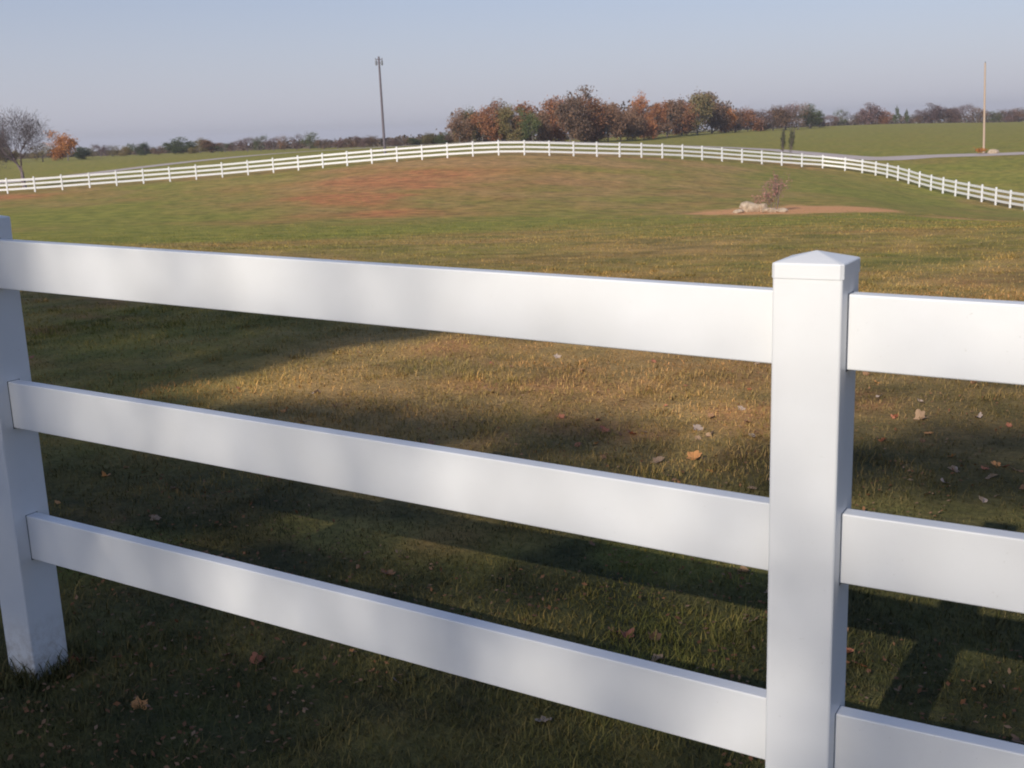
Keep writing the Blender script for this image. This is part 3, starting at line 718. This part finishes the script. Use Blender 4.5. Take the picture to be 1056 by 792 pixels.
def tau_mid(w_, s_):
    n1 = vnoise(w_, s_, 1.5, 3); n2 = vnoise(w_, s_, 1.3, 8)
    t = np.interp(s_, [-20, .1, .42, .6, .88, 1.45, 1.65, 2.0, 2.2, 2.5], [3.2, 3.2, 1.4, .52, .42, .25, .20, .12, .05, .02])*(.8+.4*n1)
    bank = np.interp(s_, [.98, 1.06, 1.26, 1.34], [0, 3.2, 3.2, 0], left=0, right=0)+np.interp(s_, [1.78, 1.86, 2.02, 2.1], [0, 2.8, 2.6, 0], left=0, right=0)  # leaf bands shaped to darken ground between rails while rails stay lit
    t += bank*(1-np.exp(-(w_/.17)**4))*(.7+.6*vnoise(w_, s_, .4, 14))
    t += .28*np.exp(-((w_+1.75)/.35)**2-((s_-2.3)/.25)**2)+.42*np.exp(-((w_+1.95)/.25)**2-((s_-1.55)/.3)**2)
    t += 1.6*np.exp(-((w_+2.4)/.16)**2)*(s_ < 2.6)
    t += np.interp(s_, [.4, 1.2, 2.1, 2.3], [.1, .22, .16, .04])*np.exp(-(w_/.14)**2)
    t += .2*(w_ > .12)*np.interp(s_, [.4, 1.0, 1.7, 2.1, 2.2], [.8, .6, .35, .3, 0])
    up = np.interp(w_, [-5, -4.6, -3.6, -2.2, -1.4, -.6, .5, 2], [2.95, 3.0, 3.3, 3.45, 3.1, 4.0, 4.8, 4.9])+(n2-.5)*.5
    dens = np.interp(w_, [-5, -4, -2.2, -1.5, -.7, 1.5], [3.2, 3.2, 3.2, 1.0, 2.0, 2.4])
    st = np.where(w_ > -.6, .3, 0)
    band = dens*smooth(2.5+st, 2.7+st, s_)*(1-smooth(up-.25, up+.15, s_))*(.75+.6*n1)
    left = 2.6*(1-smooth(-3.2, -2.5, w_))*(1-smooth(up-.25, up+.15, s_))
    return np.maximum(np.maximum(t*(s_ < 2.8), band), left).clip(0, 3.2)
def tau_right(w_, s_):
    n1 = vnoise(w_, s_, .9, 5); top = 4.0+1.5*(vnoise(w_, w_*0, 2, 3)-.5)
    return 2.4*(1-smooth(top-1, top+.4, s_))*(.3+n1)
def tau_left(w_, s_):
    n1 = vnoise(w_, s_, .7, 6); edge = -5.55+.12*np.clip(s_-3.3, 0, 3)+.35*(vnoise(s_, w_*0, .8, 4)-.5)
    hole = 1-.35*np.exp(-((s_-4.3)/.35)**2)*(vnoise(w_, s_, 1.1, 9) > .35)
    return (4.4*(1-smooth(edge-.25, edge+.15, w_))*(1-smooth(7.2, 8.6, s_+1.2*(n1-.5)))*(.55+.8*n1)*hole+2.5*(w_ < -4.4)*(s_ < 3.0)).clip(0, 3.2)
added_shade_tree(-4.7, 1.2, -9, 4.8, 30, tau_mid, 'added broad shade tree behind the camera dappling the near fence', 21)
added_shade_tree(1.2, 9, -9, 5.2, 22, tau_right, 'added broad shade tree behind the camera to the right', 22)
added_shade_tree(-13, -4.4, -7, 8.8, 23, tau_left, 'tallest added shade tree behind the camera, far to the left', 23)

# ------------------------------------------------------------------ utility poles
def pole(px0, py0, px1, py1, D, r_, mat, label, name='utility_pole', top=None):
    B = np.array(at(px0, D)); T = pix(px1, py1, D)
    # keep the pole's own lean but in a vertical plane facing the field
    e = empty(name, tuple(B)); tag(e, label, 'utility pole')
    d_ = T-B; n = 6; segs = []
    for i in range(n):
        a, b = i/n, (i+1)/n; segs.append((d_*a-(np.array([0, 0, .6]) if i == 0 else 0), d_*b, r_*(1-.35*a), r_*(1-.35*b)))
    tv, tf = tubes(segs, 12); mesh_obj('shaft', tv, tf, mat, e, smooth=True)
    cv, cf = tubes([(d_, d_+np.array([0, 0, .04]), r_*.65, r_*.3)], 12); mesh_obj('pole_cap', cv, cf, M_METAL, e)
    return e, d_
e, T = pole(397, 150, 390.5, 58.5, 140, .17, M_POLE, 'tall dark leaning utility pole with two transformer cans behind the fence')
rh = np.array([RH[0], RH[1], 0])
for s_ in (-1, 1):
    c0 = T+rh*s_*.34+np.array([0, 0, -1.0])
    tv, tf = tubes([(c0, c0+np.array([0, 0, .06]), .10, .13), (c0+np.array([0, 0, .06]), c0+np.array([0, 0, .50]), .13, .13), (c0+np.array([0, 0, .50]), c0+np.array([0, 0, .58]), .13, .07), (c0+np.array([0, 0, .58]), c0+np.array([0, 0, .70]), .03, .025)], 12)
    mesh_obj('transformer', tv, tf, M_METAL, e, smooth=False)
    tv, tf = tubes([(T+np.array([0, 0, -.72]), c0+np.array([0, 0, .28]), .03, .03)], 6); mesh_obj('bracket', tv, tf, M_METAL, e)
tv, tf = tubes([(T-rh*.45+np.array([0, 0, -.3]), T+rh*.45+np.array([0, 0, -.3]), .05, .05)], 6); mesh_obj('crossarm', tv, tf, M_POLE, e)
for s_ in (-.4, .4):
    tv, tf = tubes([(T+rh*s_+np.array([0, 0, -.26]), T+rh*s_+np.array([0, 0, -.12]), .05, .035)], 8); mesh_obj('insulator', tv, tf, M_METAL, e)
e, T = pole(1014.5, 152, 1016, 65, 139, .14, M_POLE2, 'tan wooden utility pole beside the gravel road on the right')
tv, tf = tubes([(T+np.array([0, 0, .03]), T+np.array([0, 0, .22]), .06, .04)], 8); mesh_obj('insulator', tv, tf, M_METAL, e)

# ------------------------------------------------------------------ rocks
def rock(px, D, sx, sy, sz, label, seed, group=None):
    import bmesh
    rs = np.random.default_rng(seed); x, y, z = at(px, D)
    bm = bmesh.new(); bmesh.ops.create_icosphere(bm, subdivisions=3, radius=1)
    planes = [(lambda v: v/np.linalg.norm(v))(rs.normal(0, 1, 3)) for _ in range(9)]; offs = rs.uniform(.55, .85, 9)
    for v in bm.verts:
        p = np.array(v.co)
        for n_, o_ in zip(planes, offs):
            k_ = p@n_
            if k_ > o_: p = p-n_*(k_-o_)*.9
        p *= 1+.06*math.sin(p[0]*7+seed)*math.cos(p[1]*6); v.co = (p[0]*sx, p[1]*sy, p[2]*sz)
    o = bm_obj('boulder', bm, M_ROCK, smooth=False); o.location = (x, y, z+sz*.42); o.rotation_euler.z = math.atan2(RH[1], RH[0])+rs.uniform(-.2, .2)
    tag(o, label, 'boulder', group); return o
G_ = 'boulders in the bare dirt ring'
rock(773, 58.5, .68, .5, .42, 'largest pale boulder on the left of the pile in the dirt ring', 1, G_)
rock(761, 57.3, .30, .26, .16, 'small flat pale boulder at the left tip of the dirt ring pile', 2, G_)
rock(786, 58.2, .32, .30, .34, 'upright whitish boulder between the largest boulder and the bush', 3, G_)
rock(793, 56.8, .42, .28, .20, 'low grey white boulder in front of the pinkish bush', 4, G_)
rock(806, 56.6, .34, .26, .16, 'small tan boulder at the right end of the pile', 5, G_)
rock(1024, 137, .75, .5, .42, 'pale boulder beside the foot of the tan pole', 6)

# pinkish bare bush in the dirt ring
def bush(px, D, h, wd, label, mat, seed, nleaf, size, name='bush', tm=M_TWIG, stems=5):
    x, y, z = at(px, D); rs = np.random.default_rng(seed)
    e = empty(name, (x, y, z)); tag(e, label, 'bush')
    segs = []; tips = []
    for i in range(stems):
        s_, t_ = branch_tree(h*rs.uniform(.7, 1), wd*.42, 3, rs, r0=.010); a = rs.uniform(0, 6.28); o_ = np.array([math.cos(a), math.sin(a), 0])*wd*.12
        lean = np.array([math.cos(a), math.sin(a), 0])*wd*.12/h
        for p, q, r0, r1 in s_:
            segs.append((p+o_+lean*p[2]+(np.array([0, 0, -.1]) if p[2] < .01 else 0), q+o_+lean*q[2], r0, r1)); tips.append(q+o_+lean*q[2])
    tv, tf = tubes(segs, 3); mesh_obj('stem', tv, tf, tm, e)
    tips = np.array(tips); P_ = tips[rs.integers(0, len(tips), nleaf)]+rs.normal(0, .06, (nleaf, 3)); P_[:, 2] = np.clip(P_[:, 2], .15*h, h)
    a = rs.normal(0, 1, (nleaf, 3)); a /= np.linalg.norm(a, axis=1)[:, None]; b = np.cross(a, rs.normal(0, 1, (nleaf, 3))); b /= np.linalg.norm(b, axis=1)[:, None]; s = size*rs.uniform(.5, 1.2, nleaf)[:, None]
    V = np.stack([P_-a*s, P_+b*s*.6, P_+a*s, P_-b*s*.6], 1).reshape(-1, 3)
    o = mesh_obj('foliage', V, np.arange(nleaf*4).reshape(-1, 4), mat, e); rndattr(o.data, nleaf, 4)
def ht(px, D, ty):
    return (proj(at(px, D))[1]-ty)*D/FPX
bush(799, 58.8, 2.15, 1.3, 'sparse pinkish bush growing behind the boulders in the dirt ring', M_LEAF['pink'], 31, 700, .045)
bush(790, 59.5, 1.2, 1.2, 'low twiggy pinkish bush left of the taller one above the boulders', M_LEAF['pink'], 36, 350, .04)
bush(1013, 136.5, .9, 1.6, 'orange brown weeds round the foot of the tan pole', M_LEAF['orange'], 33, 260, .09, 'weed_clump')
bush(807, 128, ht(807, 128, 127), .55, 'left of two dark narrow saplings just behind the far fence', M_LEAF['green'], 34, 520, .07, 'sapling')
bush(815.5, 128, ht(815.5, 128, 126), .65, 'right of two dark narrow saplings just behind the far fence', M_LEAF['green'], 35, 520, .07, 'sapling')

# ------------------------------------------------------------------ white sheds on the skyline at the right
def shed(px, D, w_, l_, h_, label):
    x, y, z = at(px, D); e = empty('farm_shed', (x, y, z), math.atan2(RH[1], RH[0])); tag(e, label, 'shed', 'white sheds on the skyline')
    V = [(-w_/2, -l_/2, -.5), (w_/2, -l_/2, -.5), (w_/2, l_/2, -.5), (-w_/2, l_/2, -.5), (-w_/2, -l_/2, h_*.7), (w_/2, -l_/2, h_*.7), (w_/2, l_/2, h_*.7), (-w_/2, l_/2, h_*.7), (-w_/2, 0, h_*.97), (w_/2, 0, h_*.97)]
    mesh_obj('wall', V, [(0, 1, 5, 4), (2, 3, 7, 6), (1, 2, 6, 9, 5), (3, 0, 4, 8, 7), (3, 2, 1, 0)], M_SIDING, e)
    t = .06; e_ = .3; V = []
    for sgn in (-1, 1):
        for xx in (-w_/2-e_, w_/2+e_):
            for yy, zz in ((sgn*(l_/2+e_), h_*.7-.12), (0, h_)): V += [(xx, yy, zz), (xx, yy, zz+t)]
    # 16 verts: two slopes
    Fc = []
    for b in (0, 8): Fc += [(b, b+2, b+6, b+4), (b+1, b+5, b+7, b+3), (b, b+4, b+5, b+1), (b, b+1, b+3, b+2), (b+4, b+6, b+7, b+5)]
    mesh_obj('roof', V, Fc, M_ROOF, e)
    mesh_obj('door', [(-.5, -l_/2-.05, 0), (.5, -l_/2-.05, 0), (.5, -l_/2-.05, 1.9), (-.5, -l_/2-.05, 1.9), (-.5, -l_/2+.01, 0), (.5, -l_/2+.01, 0), (.5, -l_/2+.01, 1.9), (-.5, -l_/2+.01, 1.9)], [(0, 1, 2, 3), (0, 3, 7, 4), (1, 5, 6, 2), (3, 2, 6, 7), (5, 4, 7, 6)], M_DOOR, e)
shed(869, 500, 2.8, 3, 2.5, 'left and lower of two white sheds peeping over the right hand hill')
shed(880, 500, 3.9, 3, 2.8, 'right and larger of two white sheds peeping over the right hand hill')

# ------------------------------------------------------------------ fallen leaves
def leaf_mesh(seed):
    rs = np.random.default_rng(seed); V = [(0, 0, .004)]; n = 26
    for i in range(n):
        t = 2*math.pi*i/n; lob = .72+.28*abs(math.cos(2.5*t))**.8+rs.uniform(-.12, .08); r_ = lob*(1 if math.cos(t) > -.8 else .7)
        x, y = r_*math.cos(t), r_*math.sin(t)*.85
        V.append((x, y, (.25+.5*(seed % 3))*abs(y)**1.5*.8+.3*x*x*(1 if seed % 2 else -.4)+rs.uniform(-.06, .06)))
    Fc = [(0, 1+i, 1+(i+1) % n) for i in range(n)]
    k_ = len(V); V += [(-.7, -.02, .02), (-1.35, .0, .10), (-1.35, .03, .10), (-.7, .02, .02)]; Fc.append((k_, k_+1, k_+2, k_+3))   # stalk
    me = bpy.data.meshes.new('fallen_leaf'); me.from_pydata(V, [], Fc); me.update(); me.materials.append(M_FALL['tan']); return me
LM = [leaf_mesh(i) for i in range(5)]
def leaf(px, py, size, c, label, group):
    h_ = ground_hit(px, py)
    if not h_: return
    x, y, _ = h_; z = float(HG(x, y))
    o = bpy.data.objects.new('fallen_leaf', random.choice(LM)); link(o)
    o.location = (x, y, z+.006); o.scale = (size,)*3; o.rotation_euler = (random.uniform(-.6, .6), random.uniform(-.6, .6), random.uniform(0, 6.28))
    o.material_slots[0].link = 'OBJECT'; o.material_slots[0].material = M_FALL[c]
    tag(o, label, 'leaf', group)
GL = 'fallen leaves on the grass behind the near fence'
SPEC = [(716, 475, .048, 'orange', 'brightest orange fallen leaf just above the middle rail left of the near post'), (678, 477, .042, 'tan', 'tan fallen leaf left of the bright orange leaf'),
 (719, 444, .038, 'pale', 'pale fallen leaf above the bright orange leaf'), (650, 448, .036, 'red', 'reddish fallen leaf above the middle rail, left of the pale one'), (664, 447, .026, 'pale', 'tiny pale fallen leaf beside the reddish leaf'),
 (575, 368, .036, 'pale', 'pale fallen leaf just under the middle of the top rail'), (326, 405, .034, 'pale', 'pale fallen leaf in the sunlit patch left of centre'),
 (506, 405, .034, 'tan', 'tan fallen leaf at the edge of the shade in the middle'), (950, 434, .045, 'tan', 'tan fallen leaf on shaded grass right of the near post'), (949, 417, .032, 'pale', 'pale fallen leaf right of the near post under the top rail'),
 (907, 410, .026, 'pale', 'small pale fallen leaf close to the near post on its right'), (1022, 494, .035, 'pale', 'pale fallen leaf above the middle rail near the right edge'), (560, 750, .030, 'pale', 'greyish pale fallen leaf below the bottom rail'),
 (410, 707, .026, 'pale', 'small pale fallen leaf under the bottom rail left of centre'), (400, 595, .034, 'brown', 'brown fallen leaf between the middle and bottom rails'), (645, 660, .032, 'red', 'reddish fallen leaf just above the bottom rail'),
 (870, 680, .036, 'red', 'reddish fallen leaf low beside the near post'), (886, 690, .03, 'red', 'red leaf right of the near post above the bottom rail'), (233, 680, .022, 'brown', 'brown leaf in deep shade under the bottom rail at the left')]
for a in SPEC: leaf(*a, GL)
kinds = ['tan', 'pale', 'red', 'brown', 'orange', 'brown', 'brown', 'red']
for i in range(130):
    px = random.uniform(-30, 1080); 
    if random.random() < .6: px = random.uniform(590, 1060)
    py = random.uniform(330, 520) if random.random() < .75 else random.uniform(520, 790)
    c = random.choice(kinds)
    wh = 'right of the near post' if px > 868 else ('below the bottom rail' if py > 540+.31*px else ('between the two lower rails' if py > 415+.2*px else 'between the two upper rails'))
    leaf(px, py, random.uniform(.016, .032), c, f'small {dict(tan="tan", pale="pale", red="reddish", brown="brown", orange="orange")[c]} curled leaf in the grass, seen {wh}', f'small {c} leaves seen {wh}')
def litter(n=15000):
    rs = np.random.default_rng(77)
    th = rs.uniform(-.62, .62, n); r = 1.6*np.exp(rs.uniform(0, 1, n)*math.log(22/1.6)); D = r*np.cos(th); L = r*np.sin(th)
    x = CX+D*FH[0]+L*RH[0]; y = CY+D*FH[1]+L*RH[1]; keep = vnoise(x, y, .9, 21) > .42; x, y = x[keep], y[keep]; n = len(x); z = HG(x, y)+.012+rs.uniform(0, .018, n)
    P_ = np.stack([x, y, z], 1); a = rs.normal(0, 1, (n, 3)); a[:, 2] *= .35; a /= np.linalg.norm(a, axis=1)[:, None]; b = np.cross(a, rs.normal(0, .3, (n, 3))+np.array([0, 0, 1])); b /= np.linalg.norm(b, axis=1)[:, None]
    s = .0085*rs.uniform(.5, 1.4, n)[:, None]
    V = np.stack([P_-a*s, P_+b*s*.6, P_+a*s*1.1, P_-b*s*.6], 1).reshape(-1, 3)
    o = mesh_obj('leaf_litter', V, np.arange(n*4).reshape(-1, 4), M_LIT); rndattr(o.data, n, 4)
    tag(o, 'fine scatter of broken dry leaf crumbs through the turf', 'leaf litter', kind='stuff')
M_LIT = leafmat('leaf_crumbs', (.20, .09, .045), (.28, .14, .07), (.38, .26, .16), scale=30)
litter()

# ------------------------------------------------------------------ haze
def haze():
    V = [(-3200, -3200, -9), (3200, -3200, -9), (3200, 3200, -9), (-3200, 3200, -9), (-3200, -3200, 28), (3200, -3200, 28), (3200, 3200, 28), (-3200, 3200, 28)]
    k = NT('haze_air'); k.t.nodes.remove(k.b); v = k.n('ShaderNodeVolumePrincipled'); v.inputs['Density'].default_value =   .0003; v.inputs['Color'].default_value = (.96, .96, 1, 1)
    v.inputs['Anisotropy'].default_value = .2
    k.l(v.outputs[0], k.out.inputs['Volume'])
    o = mesh_obj('haze', V, [(3, 2, 1, 0), (4, 5, 6, 7), (0, 1, 5, 4), (1, 2, 6, 5), (2, 3, 7, 6), (3, 0, 4, 7)], k.m)
    tag(o, 'thin pale autumn haze over the fields', 'haze', kind='stuff')
haze()
